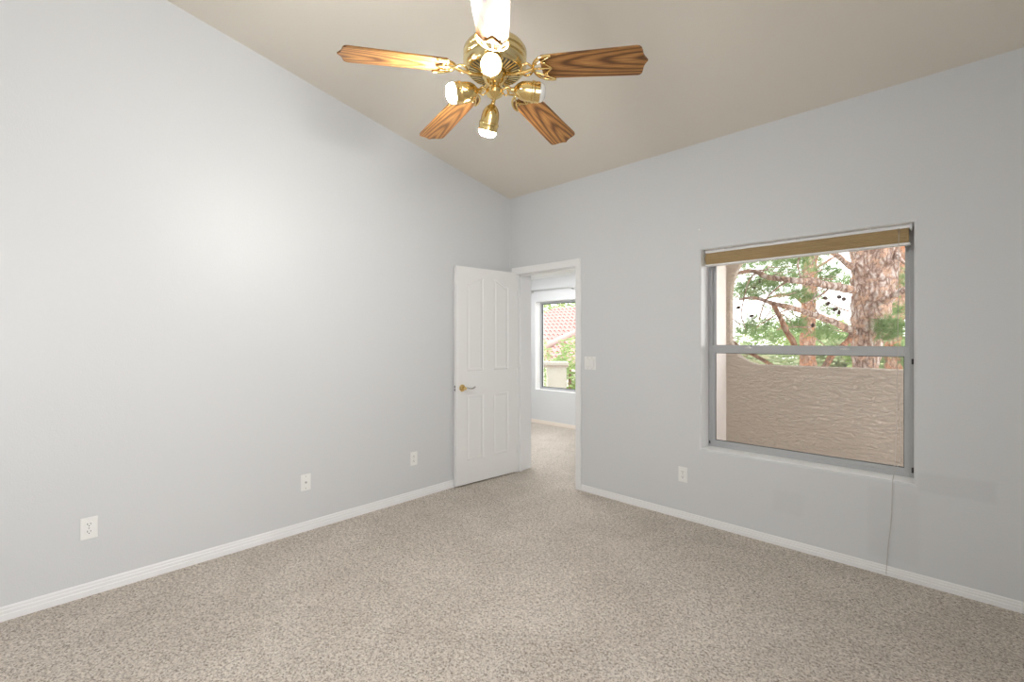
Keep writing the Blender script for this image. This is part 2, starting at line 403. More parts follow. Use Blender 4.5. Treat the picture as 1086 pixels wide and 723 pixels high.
# visible face is at local y = 0, facing +X world which is local +y
def panel_outline(x0, x1, z0, z1, arch):
    """arch: 0 flat, 1 rises towards x0, -1 rises towards x1"""
    pts = [(x0, z0), (x1, z0)]
    if not arch: return pts+[(x1, z1), (x0, z1)]
    n = 10; hi, lo_ = z1, z1-.065
    top = []
    for k in range(n+1):
        t = k/n; s = t*t*(3-2*t) if arch < 0 else 1-(t*t*(3-2*t))
        x = x1+(x0-x1)*t
        # t=0 at x1
        zz = hi-(hi-lo_)*s
        top.append((x, zz))
    return pts+top
bm = bmesh.new()
panels = [(.428, .617, 1.048, 1.925, 1), (.112, .297, 1.048, 1.925, -1), (.424, .621, .218, .822, 0), (.112, .305, .218, .822, 0)]
# front skin: rails and stiles as flat faces, leaving the panels open
def face(*q): bm.faces.new([bm.verts.new((x, 0, z)) for x, z in q])
for z0, z1 in ((0, .218), (.822, 1.048), (1.925, LH)): face((0, z0), (LW, z0), (LW, z1), (0, z1))
for z0, z1, xs in ((.218, .822, (0, .112, .305, .424, .621, LW)), (1.048, 1.925, (0, .112, .297, .428, .617, LW))):
    for k in (0, 2, 4): face((xs[k], z0), (xs[k+1], z0), (xs[k+1], z1), (xs[k], z1))
loops = []
for p in panels:
    pts = panel_outline(*p)
    loops.append((pts, [bm.verts.new((x, 0, z)) for x, z in pts]))
    if p[4]:
        for (xa, za), (xb, zb_) in zip(pts[2:], pts[3:]):
            q = [(xa, za), (xb, zb_), (xb, p[3]), (xa, p[3])]
            q = [c_ for k, c_ in enumerate(q) if c_ not in q[:k]]
            if len(q) > 2: face(*q)
for pan, (pts, lv) in zip(panels, loops):
    prev = lv; n = len(lv)
    for d, y in ((.006, -.005), (.015, -.0055), (.032, -.0015)):
        ip = panel_outline(pan[0]+d, pan[1]-d, pan[2]+d, pan[3]-d, pan[4]); cur = [bm.verts.new((x, y, z)) for x, z in ip]
        for i in range(n): bm.faces.new((prev[i], prev[(i+1) % n], cur[(i+1) % n], cur[i]))
        prev = cur
    if n == 4: bm.faces.new(prev)
    else:
        zl = prev[0].co.z
        for a, b in zip(prev[2:], prev[3:]): bm.faces.new([bm.verts.new(q) for q in (a.co, b.co, (b.co.x, b.co.y, zl), (a.co.x, a.co.y, zl))])
outer = [bm.verts.new((x, 0, z)) for x, z in ((0, 0), (LW, 0), (LW, LH), (0, LH))]
back = [bm.verts.new((v.co.x, -LT, v.co.z)) for v in outer]
bm.faces.new(back)
for i in range(4): bm.faces.new((outer[i], outer[(i+1) % 4], back[(i+1) % 4], back[i]))
leaf = obj('door_leaf', bm, M_DOOR, door)
# lever handle
kx, kz = .676, .896
bm = bmesh.new()
lathe(bm, [(0, 0), (.032, 0), (.033, .004), (.030, .010), (.020, .014), (.013, .018), (.013, .04), (.016, .045), (.014, .056), (0, .06)], 24, Matrix.Translation((kx, 0, kz)) @ Matrix.Rotation(-PI/2, 4, 'X'))
hd = obj('door_handle', bm, M_BRASS, door, auto=40)
bm = bmesh.new()
tube(bm, subdiv_path([(kx, .048, kz), (kx-.03, .052, kz-.001), (kx-.06, .05, kz-.010), (kx-.09, .048, kz-.009), (kx-.115, .048, kz+.006)], 5), [.009]+[.0075]*12+[.007]*7+[.008], 10)
lv_ = obj('lever', bm, M_STEEL, hd, smooth=True)
bm = bmesh.new(); box(bm, (LW, -.028, kz-.028), (LW+.0015, -.007, kz+.028))
lp = obj('latch_plate', bm, M_STEEL, door)
for dz in (-.014, .014):
    bm = bmesh.new(); lathe(bm, [(0, 0), (.0065, 0), (.0065, .003), (0, .003)], 12, Matrix.Translation((LW+.0015, -.0175, kz+dz)) @ Matrix.Rotation(PI/2, 4, 'Y')); obj('latch_hole', bm, M_SLOT, lp)
for hz in (.22, 1.0, 1.82):
    bm = bmesh.new(); tube(bm, [(-.004, .004, hz-.04), (-.004, .004, hz+.04)], .005, 10); obj('hinge', bm, M_TRIM, door)

# ------------------------------------------------------------------ windows
def window(name, x0, x1, z0, z1, yf, label, fixed=False):
    root = bpy.data.objects.new(name, None); COL.objects.link(root); root.location = (x0, yf, z0)
    tag(root, label, None, None, 'structure')
    W, H = x1-x0, z1-z0; fw = .028
    zr = .710/1.47*H
    bm = bmesh.new()
    for a, b in (((0, 0, 0), (fw, .05, H)), ((W-fw, 0, 0), (W, .05, H)), ((fw, 0, 0), (W-fw, .05, fw*.9)), ((fw, 0, H-fw), (W-fw, .05, H))): box(bm, a, b, .002)
    box(bm, (fw*.45, -.004, fw), (fw*.6, 0, H-fw)); box(bm, (W-fw*.6, -.004, fw), (W-fw*.45, 0, H-fw))
    obj('window_frame', bm, M_ALU, root)
    if fixed:
        bm = bmesh.new(); s = .012
        for a, b in (((fw, .018, fw), (fw+s, .034, H-fw)), ((W-fw-s, .018, fw), (W-fw, .034, H-fw)), ((fw+s, .018, fw), (W-fw-s, .034, fw+s)), ((fw+s, .018, H-fw-s), (W-fw-s, .034, H-fw))): box(bm, a, b, .0015)
        gb = obj('glazing_bead', bm, M_ALU_D, root)
        bm = bmesh.new(); box(bm, (fw+s, .024, fw+s), (W-fw-s, .028, H-fw-s)); obj('glass_pane', bm, M_GLASS, root)
        return root
    # upper sash (fixed, set back)
    bm = bmesh.new(); s = .020
    a0, a1, b0, b1 = fw, W-fw, zr+.028, H-fw
    for a, b in (((a0, .028, b0), (a0+s, .045, b1)), ((a1-s, .028, b0), (a1, .045, b1)), ((a0+s, .028, b1-s), (a1-s, .045, b1)), ((a0+s, .028, b0), (a1-s, .045, b0+.03))): box(bm, a, b, .0015)
    us = obj('upper_sash', bm, M_ALU, root)
    bm = bmesh.new(); box(bm, (a0+s, .035, b0+.03), (a1-s, .038, b1-s)); obj('glass_pane', bm, M_GLASS, us)
    # lower sash
    bm = bmesh.new(); s = .024; a0, a1, b0, b1 = fw*.9, W-fw*.9, fw*.9, zr+.055
    for a, b in (((a0, .004, b0), (a0+s, .024, b1)), ((a1-s, .004, b0), (a1, .024, b1)), ((a0+s, .004, b0), (a1-s, .024, b0+s)), ((a0+s, .002, b1-.056), (a1-s, .026, b1))): box(bm, a, b, .0015)
    ls = obj('lower_sash', bm, M_ALU, root)
    bm = bmesh.new(); g = .004
    for a, b in (((a0+s, .007, b0+s), (a0+s+g, .018, b1-.056)), ((a1-s-g, .007, b0+s), (a1-s, .018, b1-.056)), ((a0+s+g, .007, b0+s), (a1-s-g, .018, b0+s+g)), ((a0+s+g, .007, b1-.056-g), (a1-s-g, .018, b1-.056))): box(bm, a, b)
    obj('glazing_gasket', bm, M_ALU_D, ls)
    bm = bmesh.new(); box(bm, (a0+s, .012, b0+s), (a1-s, .015, b1-.056)); obj('glass_pane', bm, M_GLASS, ls)
    bm = bmesh.new(); box(bm, (fw, .047, fw), (W-fw, .048, zr)); obj('insect_screen', bm, M_SCREEN, root)
    for lx in (.24*W, .715*W):
        bm = bmesh.new(); box(bm, (lx-.025, .0, b1-.020), (lx+.025, .010, b1-.012), .002); box(bm, (lx-.008, -.010, b1-.022), (lx+.012, .002, b1-.008), .002); obj('sash_latch', bm, M_STEEL, root)
    for cx_, cz_, hh in ((W-fw*.45, .045, .032), (W-fw*.45, zr-.03, .032), (fw*.4, .03, .022)):
        bm = bmesh.new(); box(bm, (cx_-.005, -.006, cz_-hh/2), (cx_+.005, .002, cz_+hh/2), .001); obj('balance_clip', bm, M_SLOT, root)
    return root
window('window_1', WX0, WX1, WZ0, WZ1, .150, 'grey aluminium window onto the balcony')
window('window_2', W2X0, W2X1, W2Z0, W2Z1, R2Y+.12, 'window of the next room seen through the doorway', True)

# ------------------------------------------------------------------ folded blind over the window
bl = empty('window_blind', (WX0+.01, .085, 1.902), 'tan pleated blind drawn up to the top of the window', 'blind')
BW = WX1-WX0-.03
bm = bmesh.new(); box(bm, (0, -.028, .096), (BW, .028, .114), .002); obj('headrail', bm, M_TRIM, bl)
m = M_BLIND = mat('tan_blind_fabric', (.46, .33, .17), .75, spec=.25)
L(m, mix(m, noise_n(m, coords(m, (3, 40, 60)), 2, 4, .7), (.30, .205, .095), (.53, .40, .22)), P(m).inputs['Base Color'])
bump(m, noise_n(m, coords(m, (10, 1, 150)), 3, 3), .3, .004)
bm = bmesh.new()
prof = []
NP = 9; za, zb = .013, .096
for k in range(NP*2+1):
    t = k/(NP*2); z = za+(zb-za)*t
    r = .017+.016*math.sin(PI*t)-(.0 if k % 2 == 0 else .0035)
    prof.append((-r, z))
prof += [(-p[0], p[1]) for p in prof[::-1]]
A = [bm.verts.new((.004, y, z)) for y, z in prof]; B = [bm.verts.new((BW-.006, y, z)) for y, z in prof]
bm.faces.new(A); bm.faces.new(B[::-1])
for i in range(len(prof)): bm.faces.new((A[i], A[(i+1) % len(prof)], B[(i+1) % len(prof)], B[i]))
obj('fabric_stack', bm, M_BLIND, bl)
bm = bmesh.new(); box(bm, (0, -.025, 0), (BW, .025, .013), .004); obj('bottom_rail', bm, M_TRIM, bl)
for bx in (.13, .52, .86):
    bm = bmesh.new(); box(bm, (bx*BW-.012, -.031, .1125), (bx*BW+.012, -.018, .116)); obj('mounting_clip', bm, M_STEEL, bl)
bm = bmesh.new(); box(bm, (BW, -.030, .085), (BW+.010, .03, .116), .002); obj('end_bracket', bm, M_TRIM, bl)
# pull cord
bm = bmesh.new()
ox, oy, oz = bl.location
wp = [(3.085, .052, 2.0), (3.082, .05, 1.6), (3.078, .048, 1.1), (3.072, .045, .75), (3.066, .03, .60), (3.062, -.004, .553), (3.060, -.008, .50), (3.056, -.008, .33), (3.043, -.010, .18), (3.036, -.016, .06), (3.034, -.018, .01)]
tube(bm, [(x-ox, y-oy, z-oz) for x, y, z in subdiv_path(wp, 5)], .0016, 6)
wp = [(3.084, .05, 1.05), (3.092, .048, .85), (3.098, .046, .72), (3.085, .042, .64), (3.068, .034, .605)]
tube(bm, [(x-ox, y-oy, z-oz) for x, y, z in subdiv_path(wp, 5)], .0014, 6)
obj('pull_cord', bm, M_CORD, bl, smooth=True)

# ------------------------------------------------------------------ outlets and switches (local: x width, y towards wall, z up; face at -y)
def plate_base(name, loc, rz, label, cat, w_=.070, h_=.115, kind='duplex'):
    o = empty(name, loc, label, cat, (0, 0, rz))
    bm = bmesh.new(); box(bm, (-w_/2, -.006, -h_/2), (w_/2, 0, h_/2), .003); obj('cover_plate', bm, M_PLATE, o)
    def screw(z, x=0):
        bm = bmesh.new(); lathe(bm, [(0, 0), (.0035, 0), (.003, .0012), (0, .0012)], 10, Matrix.Translation((x, -.006, z)) @ Matrix.Rotation(PI/2, 4, 'X')); obj('screw', bm, M_GAP, o)
    if kind == 'duplex':
        screw(0)
        for dz in (-.0195, .0195):
            bm = bmesh.new()
            pts = []
            for k in range(24):
                a = 2*PI*k/24; x = .0172*math.cos(a); z = max(-.0135, min(.0135, .0172*math.sin(a))); pts.append((x, z+dz))
            f = [bm.verts.new((x, -.0085, z)) for x, z in pts]; b = [bm.verts.new((x*1.03, -.006, dz+(z-dz)*1.03)) for x, z in pts]
            bm.faces.new(f)
            for i in range(24): bm.faces.new((f[i], f[(i+1) % 24], b[(i+1) % 24], b[i]))
            rc = obj('receptacle', bm, M_PLATE, o)
            bm = bmesh.new(); box(bm, (-.0075, -.0089, dz-.001), (-.0050, -.0084, dz+.0085)); box(bm, (.0050, -.0089, dz+.0005), (.0075, -.0084, dz+.0080))
            lathe(bm, [(0, 0), (.0026, 0), (.0026, .0006), (0, .0006)], 10, Matrix.Translation((0, -.0084, dz-.0065)) @ Matrix.Rotation(PI/2, 4, 'X'))
            obj('slot', bm, M_SLOT, rc)
    elif kind == 'coax':
        screw(.042); screw(-.042)
        bm = bmesh.new(); lathe(bm, [(0, 0), (.0075, 0), (.0075, .003), (.005, .003), (.005, .010), (.0015, .010), (0, .010)], 12, Matrix.Translation((0, -.006, 0)) @ Matrix.Rotation(PI/2, 4, 'X')); obj('coaxial_jack', bm, M_GAP, o)
    elif kind == 'rocker2':
        for dx in (-.023, .023):
            screw(.048, dx); screw(-.048, dx)
            bm = bmesh.new(); box(bm, (dx-.0175, -.0068, -.034), (dx+.0175, -.006, .034)); obj('rocker_surround', bm, M_GAP, o)
            bm = bmesh.new(); vs = [(-.016, -.0075, -.0325), (.016, -.0075, -.0325), (.016, -.0105, .0325), (-.016, -.0105, .0325)]
            f = [bm.verts.new((x+dx, y, z)) for x, y, z in vs]; b = [bm.verts.new((x+dx, -.006, z)) for x, y, z in vs]
            bm.faces.new(f)
            for i in range(4): bm.faces.new((f[i], f[(i+1) % 4], b[(i+1) % 4], b[i]))
            obj('rocker', bm, M_PLATE, o)
    return o
HL = PI/2   # plates on the left wall face +X
plate_base('wall_outlet', (0, -3.208, .357), HL, 'white power outlet on the left wall nearest the camera', 'outlet')
plate_base('cable_plate', (0, -2.078, .345), HL, 'white wall plate with one round cable jack on left wall', 'wall plate', kind='coax')
plate_base('wall_outlet', (0, -1.175, .343), HL, 'white power outlet on the left wall beside the open door', 'outlet')
plate_base('wall_outlet', (1.836, 0, .334), 0, 'white power outlet below and left of the balcony window', 'outlet')
plate_base('light_switch', (.997, 0, 1.147), 0, 'white double rocker light switch right of the doorway', 'light switch', .116, .115, 'rocker2')
plate_base('wall_outlet', (-1.745, R2Y, .345), 0, 'white power outlet in the next room, seen through the doorway', 'outlet')
# small screw anchor left in the wall above the window
pa = on_wall = Vector((1.958, 0, 2.17))
bm = bmesh.new(); lathe(bm, [(0, 0), (.006, 0), (.0055, .003), (.002, .004), (0, .0035)], 10, Matrix.Translation(pa) @ Matrix.Rotation(PI/2, 4, 'X'))
tag(obj('wall_anchor', bm, M_PLATE), 'tiny white screw anchor in the wall above left corner of window', 'wall anchor')

# curtain rod in the next room
cr = empty('curtain_rod', (-1.6, R2Y, 2.14), 'thin white curtain rod above the window of the next room', 'curtain rod')
bm = bmesh.new(); tube(bm, [(-.22, -.045, -.004), (1.5, -.045, .010)], .006, 10); lathe(bm, [(0, -.01), (.011, -.004), (.011, .008), (0, .014)], 10, Matrix.Translation((-.225, -.045, -.004)) @ Matrix.Rotation(-PI/2, 4, 'Y')); obj('rod', bm, M_STEEL, cr, smooth=True)
for bx in (-.02, .78, 1.4):
    bm = bmesh.new(); box(bm, (bx-.008, -.05, -.022), (bx+.008, 0, -.008), .002); box(bm, (bx-.010, -.006, -.035), (bx+.010, 0, .02), .002); obj('bracket', bm, M_STEEL, cr)

# ------------------------------------------------------------------ ceiling fan
HUB = Vector((1.842, -1.989, 2.555))
fan = empty('ceiling_fan', HUB, 'brass ceiling fan with five oak blades and four spotlights', 'ceiling fan', (-.030, -.004, 0))
TH, PHI, DLT = math.radians(26.32), math.radians(-10.27), math.radians(6.12)
# downrod and canopy
drop = EAVE-SLOPE*HUB.y-HUB.z
bm = bmesh.new(); lathe(bm, [(0, .12), (.014, .12), (.014, drop-.02), (0, drop-.02)], 16); obj('downrod', bm, M_BRASS, fan, auto=40)
bm = bmesh.new(); lathe(bm, [(.016, drop-.095), (.03, drop-.092), (.05, drop-.07), (.062, drop-.035), (.068, drop+.008), (0, drop+.008)], 32); obj('canopy', bm, M_BRASS, fan, auto=40)
# motor housing
bm = bmesh.new()
lathe(bm, [(0, .205), (.022, .205), (.028, .185), (.05, .172), (.095, .160), (.122, .148), (.132, .142), (.1405, .128), (.1405, .112), (.134, .108), (.134, .101), (.1405, .097), (.1405, .084), (.134, .080), (.134, .075), (.1405, .070), (.1385, .062), (.134, .054), (.126, .046), (.118, .040), (.052, .030), (0, .030)], 64)
bmesh.ops.translate(bm, verts=bm.verts[:], vec=(0, 0, -.05)); mh = obj('motor_housing', bm, M_BRASS_PALE, fan, auto=35)
bm = bmesh.new()
for k in range(40):   # vent fins on the underside
    a = 2*PI*k/40
    Mx = Matrix.Rotation(a, 4, 'Z')
    vs = [(.066, -.0028, .0275), (.066, .0028, .0275), (.114, .0046, .0345), (.114, -.0046, .0345)]
    vt = [bm.verts.new(Mx @ Vector(q)) for q in vs]; vb = [bm.verts.new(Mx @ (Vector(q)+Vector((0, 0, .006)))) for q in vs]
    bm.faces.new(vt)
    for i in range(4): bm.faces.new((vt[i], vt[(i+1) % 4], vb[(i+1) % 4], vb[i]))
bmesh.ops.translate(bm, verts=bm.verts[:], vec=(0, 0, -.05)); obj('vent_fins', bm, M_BRASS_PALE, mh)
bm = bmesh.new()
lathe(bm, [(.115, .0415), (.066, .0325), (.066, .0305), (.115, .0385)], 48)
bmesh.ops.translate(bm, verts=bm.verts[:], vec=(0, 0, -.05)); obj('vent_recess', bm, mat('dark_vent', (.10, .10, .095), .6), mh)
# switch housing and light kit hub
bm = bmesh.new()
lathe(bm, [(0, -.018), (.052, -.018), (.056, -.022), (.055, -.034), (.047, -.042), (.045, -.052), (.038, -.060), (.026, -.068), (.024, -.078), (.034, -.086), (.040, -.098), (.036, -.112), (.020, -.124), (.008, -.130), (.006, -.140), (0, -.142)], 40)
sh = obj('light_kit_hub', bm, M_BRASS, fan, auto=35)
# blades
W0, W1, R0, RT = .062, .075, .215, .63
out = []
for k in range(7):                       # rounded root
    a = PI/2+PI*k/6; out.append((R0+.012+.012*math.cos(a), W0*math.sin(a)))
out = [(R0+.010, W0), (R0+.001, W0-.010), (R0, 0), (R0+.001, -W0+.010), (R0+.010, -W0)]
h_ = [(RT-.014, W1), (RT-.004, W1-.003), (RT+.004, W1-.012), (RT+.008, W1-.026), (RT+.010, W1-.040), (RT+.015, .020), (RT+.022, .009), (RT+.028, 0)]
tip = [(x, -y) for x, y in h_]+h_[-2::-1]
out += tip
bm = bmesh.new()
tv = [bm.verts.new((x, y, .0035)) for x, y in out]; bv = [bm.verts.new((x, y, -.0035)) for x, y in out]
bm.faces.new(tv); bm.faces.new(bv[::-1])
for i in range(len(out)): bm.faces.new((tv[i], tv[(i+1) % len(out)], bv[(i+1) % len(out)], bv[i]))
blade0 = obj('fan_blade', bm, M_OAK)
def bracket_mesh():
    bm = bmesh.new()
    z = -.0075
    # crescent outer rim plus inner scallops and arm to the motor
    arc = [(.268, .064), (.245, .066), (.215, .056), (.190, .034), (.180, 0), (.190, -.034), (.215, -.056), (.245, -.066), (.268, -.064)]
    tube(bm, subdiv_path([(x, y, z) for x, y in arc], 4), .0058, 8)
    for s in (1, -1):
        tube(bm, subdiv_path([(.268, .064*s, z), (.240, .048*s, z), (.222, .036*s, z), (.238, .022*s, z), (.262, .0, z)], 4), .0042, 8)
        tube(bm, subdiv_path([(.185, .020*s, z), (.205, .030*s, z), (.222, .036*s, z)], 4), .004, 8)
        tube(bm, subdiv_path([(.180, .006*s, z), (.160, .030*s, z+.002), (.140, .030*s, z-.004), (.128, .012*s, z-.010), (.118, .010*s, z-.014)], 4), .0048, 8)
        lathe(bm, [(0, -.004), (.006, -.003), (.006, .003), (0, .003)], 10, Matrix.Translation((.236, .030*s, z-.003)))
    tube(bm, subdiv_path([(.060, 0, -.022), (.09, 0, -.026), (.12, 0, -.024), (.15, 0, -.016), (.182, 0, z), (.230, 0, z), (.262, 0, z)], 4), [.008]*8+[.0065]*8+[.0045]*9, 8)
    return bm
bracket0 = obj('blade_bracket', bracket_mesh(), M_BRASS, smooth=True)
for i in range(5):
    a = TH+i*2*PI/5
    u = Vector((math.cos(a), math.sin(a), 0)); vv = Vector((-math.sin(a), math.cos(a), 0)); zz = Vector((0, 0, 1))
    U = u*math.cos(DLT)-zz*math.sin(DLT); V_ = vv*math.cos(PHI)+zz*math.sin(PHI); V_ = (V_-U*V_.dot(U)).normalized(); W_ = U.cross(V_)
    Mx = Matrix((U, V_, W_)).transposed().to_4x4()
    b = blade0 if i == 0 else blade0.copy(); k = bracket0 if i == 0 else bracket0.copy()
    if i: COL.objects.link(b); COL.objects.link(k)
    for o in (b, k): o.parent = fan; o.matrix_local = Mx
# spotlights; pos = back of shade, aim = direction, world -> fan-local (tilt is negligible)
def spotlight(neck, dirv, lit):
    neck = Vector(neck)-HUB; d = Vector(dirv).normalized()
    q = d.to_track_quat('Z', 'Y').to_matrix().to_4x4(); Mx = Matrix.Translation(neck) @ q
    bm = bmesh.new()
    lathe(bm, [(0, -.016), (.009, -.014), (.010, -.002), (.016, .002), (.028, .014), (.037, .030), (.041, .050), (.042, .075), (.0455, .077), (.0465, .083), (.0455, .089), (.044, .091), (.044, .112), (.0415, .112), (.0415, .09), (.036, .05), (.02, .02), (0, .015)], 32)
    s = obj('spotlight_shade', bm, M_BRASS, fan, auto=35); s.matrix_local = Mx
    bm = bmesh.new()
    lathe(bm, [(.014, .03), (.026, .06), (.037, .092), (.0400, .108), (.0395, .122), (.034, .132), (.022, .138), (0, .140)], 24)
    bb = obj('bulb', bm, M_BULB[lit] if lit else M_BULB_OFF, s, smooth=True)
    # curled arm back to the hub
    hubp = Vector((0, 0, -.092)); e = neck-d*.014
    hd = Vector((e.x, e.y, 0)).normalized()
    bm = bmesh.new()
    tube(bm, subdiv_path([hubp+hd*.030, hubp+hd*.05+Vector((0, 0, .012)), (hubp+hd*.055+e)/2+Vector((0, 0, .012)), e+Vector((0, 0, .004)), e+d*.004], 5), .0055, 8)
    tube(bm, subdiv_path([hubp+hd*.034+Vector((0, 0, -.006)), hubp+hd*.05+Vector((0, 0, -.022)), hubp+hd*.064+Vector((0, 0, -.012)), hubp+hd*.056+Vector((0, 0, .002))], 4), .0035, 8)
    obj('lamp_arm', bm, M_BRASS, fan, smooth=True)
cF = Vector((-math.sin(YAW), math.cos(YAW), 0)); cR = Vector((math.cos(YAW), math.sin(YAW), 0))
ax = HUB.copy()
spotlight(ax-cR*.075-cF*.005+Vector((0, 0, -.098)), -cR*.93-cF*.33+Vector((0, 0, -.30)), 1.2)      # towards the left wall
spotlight(ax+cR*.088+cF*.00+Vector((0, 0, -.088)), cR*.99+cF*.10+Vector((0, 0, -.03)), False)       # towards the window, not lit
spotlight(ax-cF*.055-cR*.01+Vector((0, 0, -.042)), -cF*.90+cR*.02+Vector((0, 0, -.30)), .30)                # towards the camera
spotlight(ax+cF*.075-cR*.010+Vector((0, 0, -.115)), cF*.40-cR*.20+Vector((0, 0, -.80)), 1.15)          # away, tipped down

# ------------------------------------------------------------------ balcony outside window 1
SX, OY = 1.353, 2.34
bm = bmesh.new(); box(bm, (SX-.014, WT, -.3), (SX, OY, 2.95)); struct('wall_balcony_side', bm, M_STUCCO_L, 'pale stucco side wall of the balcony')
# outer wall with an arched, round cornered opening
X0, X1, Z0, Z1 = 1.398, 4.3, 1.058, 2.60
def arc_pts(cx_, cz_, rx, rz, a0, a1, n): return [(cx_+rx*math.cos(a0+(a1-a0)*k/n), cz_+rz*math.sin(a0+(a1-a0)*k/n)) for k in range(n+1)]
rb, rt = .345, .72
hole = arc_pts(X0+rb, Z0+rb*.95, rb, rb*.95, PI, 1.5*PI, 10)+arc_pts(X1-rb, Z0+rb*.95, rb, rb*.95, 1.5*PI, 2*PI, 10)+arc_pts(X1-rt, Z1-rt, rt, rt, 0, PI/2, 12)+arc_pts(X0+rt, Z1-rt, rt, rt, PI/2, PI, 12)
bm = bmesh.new()
OT = .09
rings = []
for y, g in ((OY, 0), (OY+.012, -.010), (OY+OT-.012, -.010), (OY+OT, 0)):
    cxm, czm = (X0+X1)/2, (Z0+Z1)/2
    rings.append([bm.verts.new((x+(g if x < cxm else -g)*(-1), y, z+(g if z < czm else -g)*(-1))) for x, z in hole])
n = len(hole)
for a, b in zip(rings, rings[1:]):
    for i in range(n): bm.faces.new((a[i], a[(i+1) % n], b[(i+1) % n], b[i]))
rect = [(SX-.01, -.3), (4.9, -.3), (4.9, 2.95), (SX-.01, 2.95)]
sides = []
for ring, y in ((rings[0], OY), (rings[-1], OY+OT)):
    rv = [bm.verts.new((x, y, z)) for x, z in rect]
    es = [bm.edges.new((rv[i], rv[(i+1) % 4])) for i in range(4)]+[bm.edges.get((ring[i], ring[(i+1) % n])) for i in range(n)]
    bmesh.ops.triangle_fill(bm, edges=es, use_beauty=True); sides.append(rv)
for i in range(4): bm.faces.new((sides[0][i], sides[0][(i+1) % 4], sides[1][(i+1) % 4], sides[1][i]))
struct('wall_balcony_outer', bm, M_STUCCO, 'tan stucco balcony wall with a round cornered opening')
bm = bmesh.new(); box(bm, (SX-.01, WT, -.3), (4.6, OY, -.1)); struct('floor_balcony', bm, M_STUCCO_L)
bm = bmesh.new(); box(bm, (SX-.01, WT, 2.95), (4.9, OY+OT+.1, 3.1)); struct('ceiling_balcony', bm, M_STUCCO)

# ------------------------------------------------------------------ outside ground
bm = bmesh.new(); box(bm, (-60, 3, -3.2), (40, 80, -3.0))
m = mat('dry_ground', (.45, .38, .28), .95); L(m, mix(m, noise_n(m, coords(m), 1.2, 4), (.38, .33, .2), (.55, .47, .36)), P(m).inputs['Base Color'])
struct('ground', bm, m, 'dry ground outside')

# ------------------------------------------------------------------ pine trees
def needles(bm, c, R, n, ln=.14, wd=.006):
    """clusters of long needles on short twigs inside an ellipsoid"""
    for _ in range(n):
        d = Vector((random.gauss(0, 1), random.gauss(0, 1), random.gauss(0, 1))).normalized()
        p = Vector(c)+Vector((d.x*R[0], d.y*R[1], d.z*R[2]))*random.random()**.45
        ax_ = Vector((random.gauss(0, .7), random.gauss(0, .7), random.uniform(-.2, 1))).normalized()
        u, v = frame_of(ax_)
        for k in range(16):
            a = random.uniform(0, 2*PI); sp = random.uniform(.25, 1.0)
            q = (ax_+(u*math.cos(a)+v*math.sin(a))*sp).normalized(); l = ln*random.uniform(.6, 1.1)
            s = q.cross(Vector((random.random(), random.random(), random.random()))).normalized()*wd*.5
            b0 = p+ax_*random.uniform(-.04, .04)
            bm.faces.new((bm.verts.new(b0-s), bm.verts.new(b0+s), bm.verts.new(b0+q*l)))
def leaves(bm, c, R, n, sz=.05):
    for _ in range(n):
        d = Vector((random.gauss(0, 1), random.gauss(0, 1), random.gauss(0, 1))).normalized()
        k = random.random()**.4
        p = Vector(c)+Vector((d.x*R[0], d.y*R[1], d.z*R[2]))*k*(1+.25*noise.noise(d*2.3+Vector(c)))
        u, v = frame_of(Vector((random.gauss(0, 1), random.gauss(0, 1), random.gauss(0, 1))))
        s = sz*random.uniform(.5, 1.2)
        bm.faces.new([bm.verts.new(p+u*s*1.3), bm.verts.new(p+v*s*.5), bm.verts.new(p-u*s*1.3), bm.verts.new(p-v*s*.5)])
def clr(x, y, zd): return (x, y, max(zd, 5.83*484.6/(349.2+(x-543)*.6934)+.16) if y < 460 and x < 975 else zd)
def limb(parent, pts, r0, r1, m, name='branch', seg=10, wob=.02, sub=7):
    q = subdiv_path([at(*clr(*p)) for p in pts], sub)
    q = [p+Vector((noise.noise(p*4), noise.noise(p*4+Vector((9, 0, 0))), noise.noise(p*4+Vector((0, 9, 0)))))*wob for p in q]
    if parent: q = [p-parent.location for p in q]
    k = len(q); rr = [r0+(r1-r0)*i/(k-1) for i in range(k)]
    bm = bmesh.new(); tube(bm, q, rr, seg, .25, freq=12); return obj(name, bm, m, parent, smooth=True), q

ZD = 5.6
base = at(917, 380, ZD); base.z = -3.0
pine = empty('pine_tree', base, 'big pine tree with a thick flaky trunk outside the balcony window', 'tree')
tp = [(916, 900, ZD, .18), (917, 480, ZD, .145), (917, 400, ZD, .13), (918, 380, ZD, .145), (920, 350, ZD, .175), (924, 325, ZD, .20), (926, 300, ZD, .215), (928, 262, ZD, .24), (930, 220, ZD, .245), (928, 120, ZD, .24), (925, -60, ZD, .2)]
pts = []; rr = []
P4 = [at(a, b, c) for a, b, c, d in tp]
P4[0].z = -3.05
sp_ = subdiv_path(P4, 14); rs = subdiv_path([(d, 0, 0) for *_, d in tp], 14)
bm = bmesh.new(); tube(bm, [p-base for p in sp_], [r.x for r in rs], 40, .16, freq=7)
obj('trunk', bm, M_BARK, pine, smooth=True)
BR = []
tw = random.Random(3)
twigs = []
for _ in range(26):
    x, y, z = tw.uniform(785, 895), tw.uniform(262, 350), tw.uniform(5.7, 6.6); a, l = tw.uniform(-.9, .9)+(PI if tw.random() < .7 else 0), tw.uniform(18, 45)
    twigs.append(([(x, y, z), (x+l*.5*math.cos(a), y+l*.5*math.sin(a)+tw.uniform(-4, 4), z), (x+l*math.cos(a), y+l*math.sin(a), z+tw.uniform(-.2, .2))], .011, .004, M_BARK))
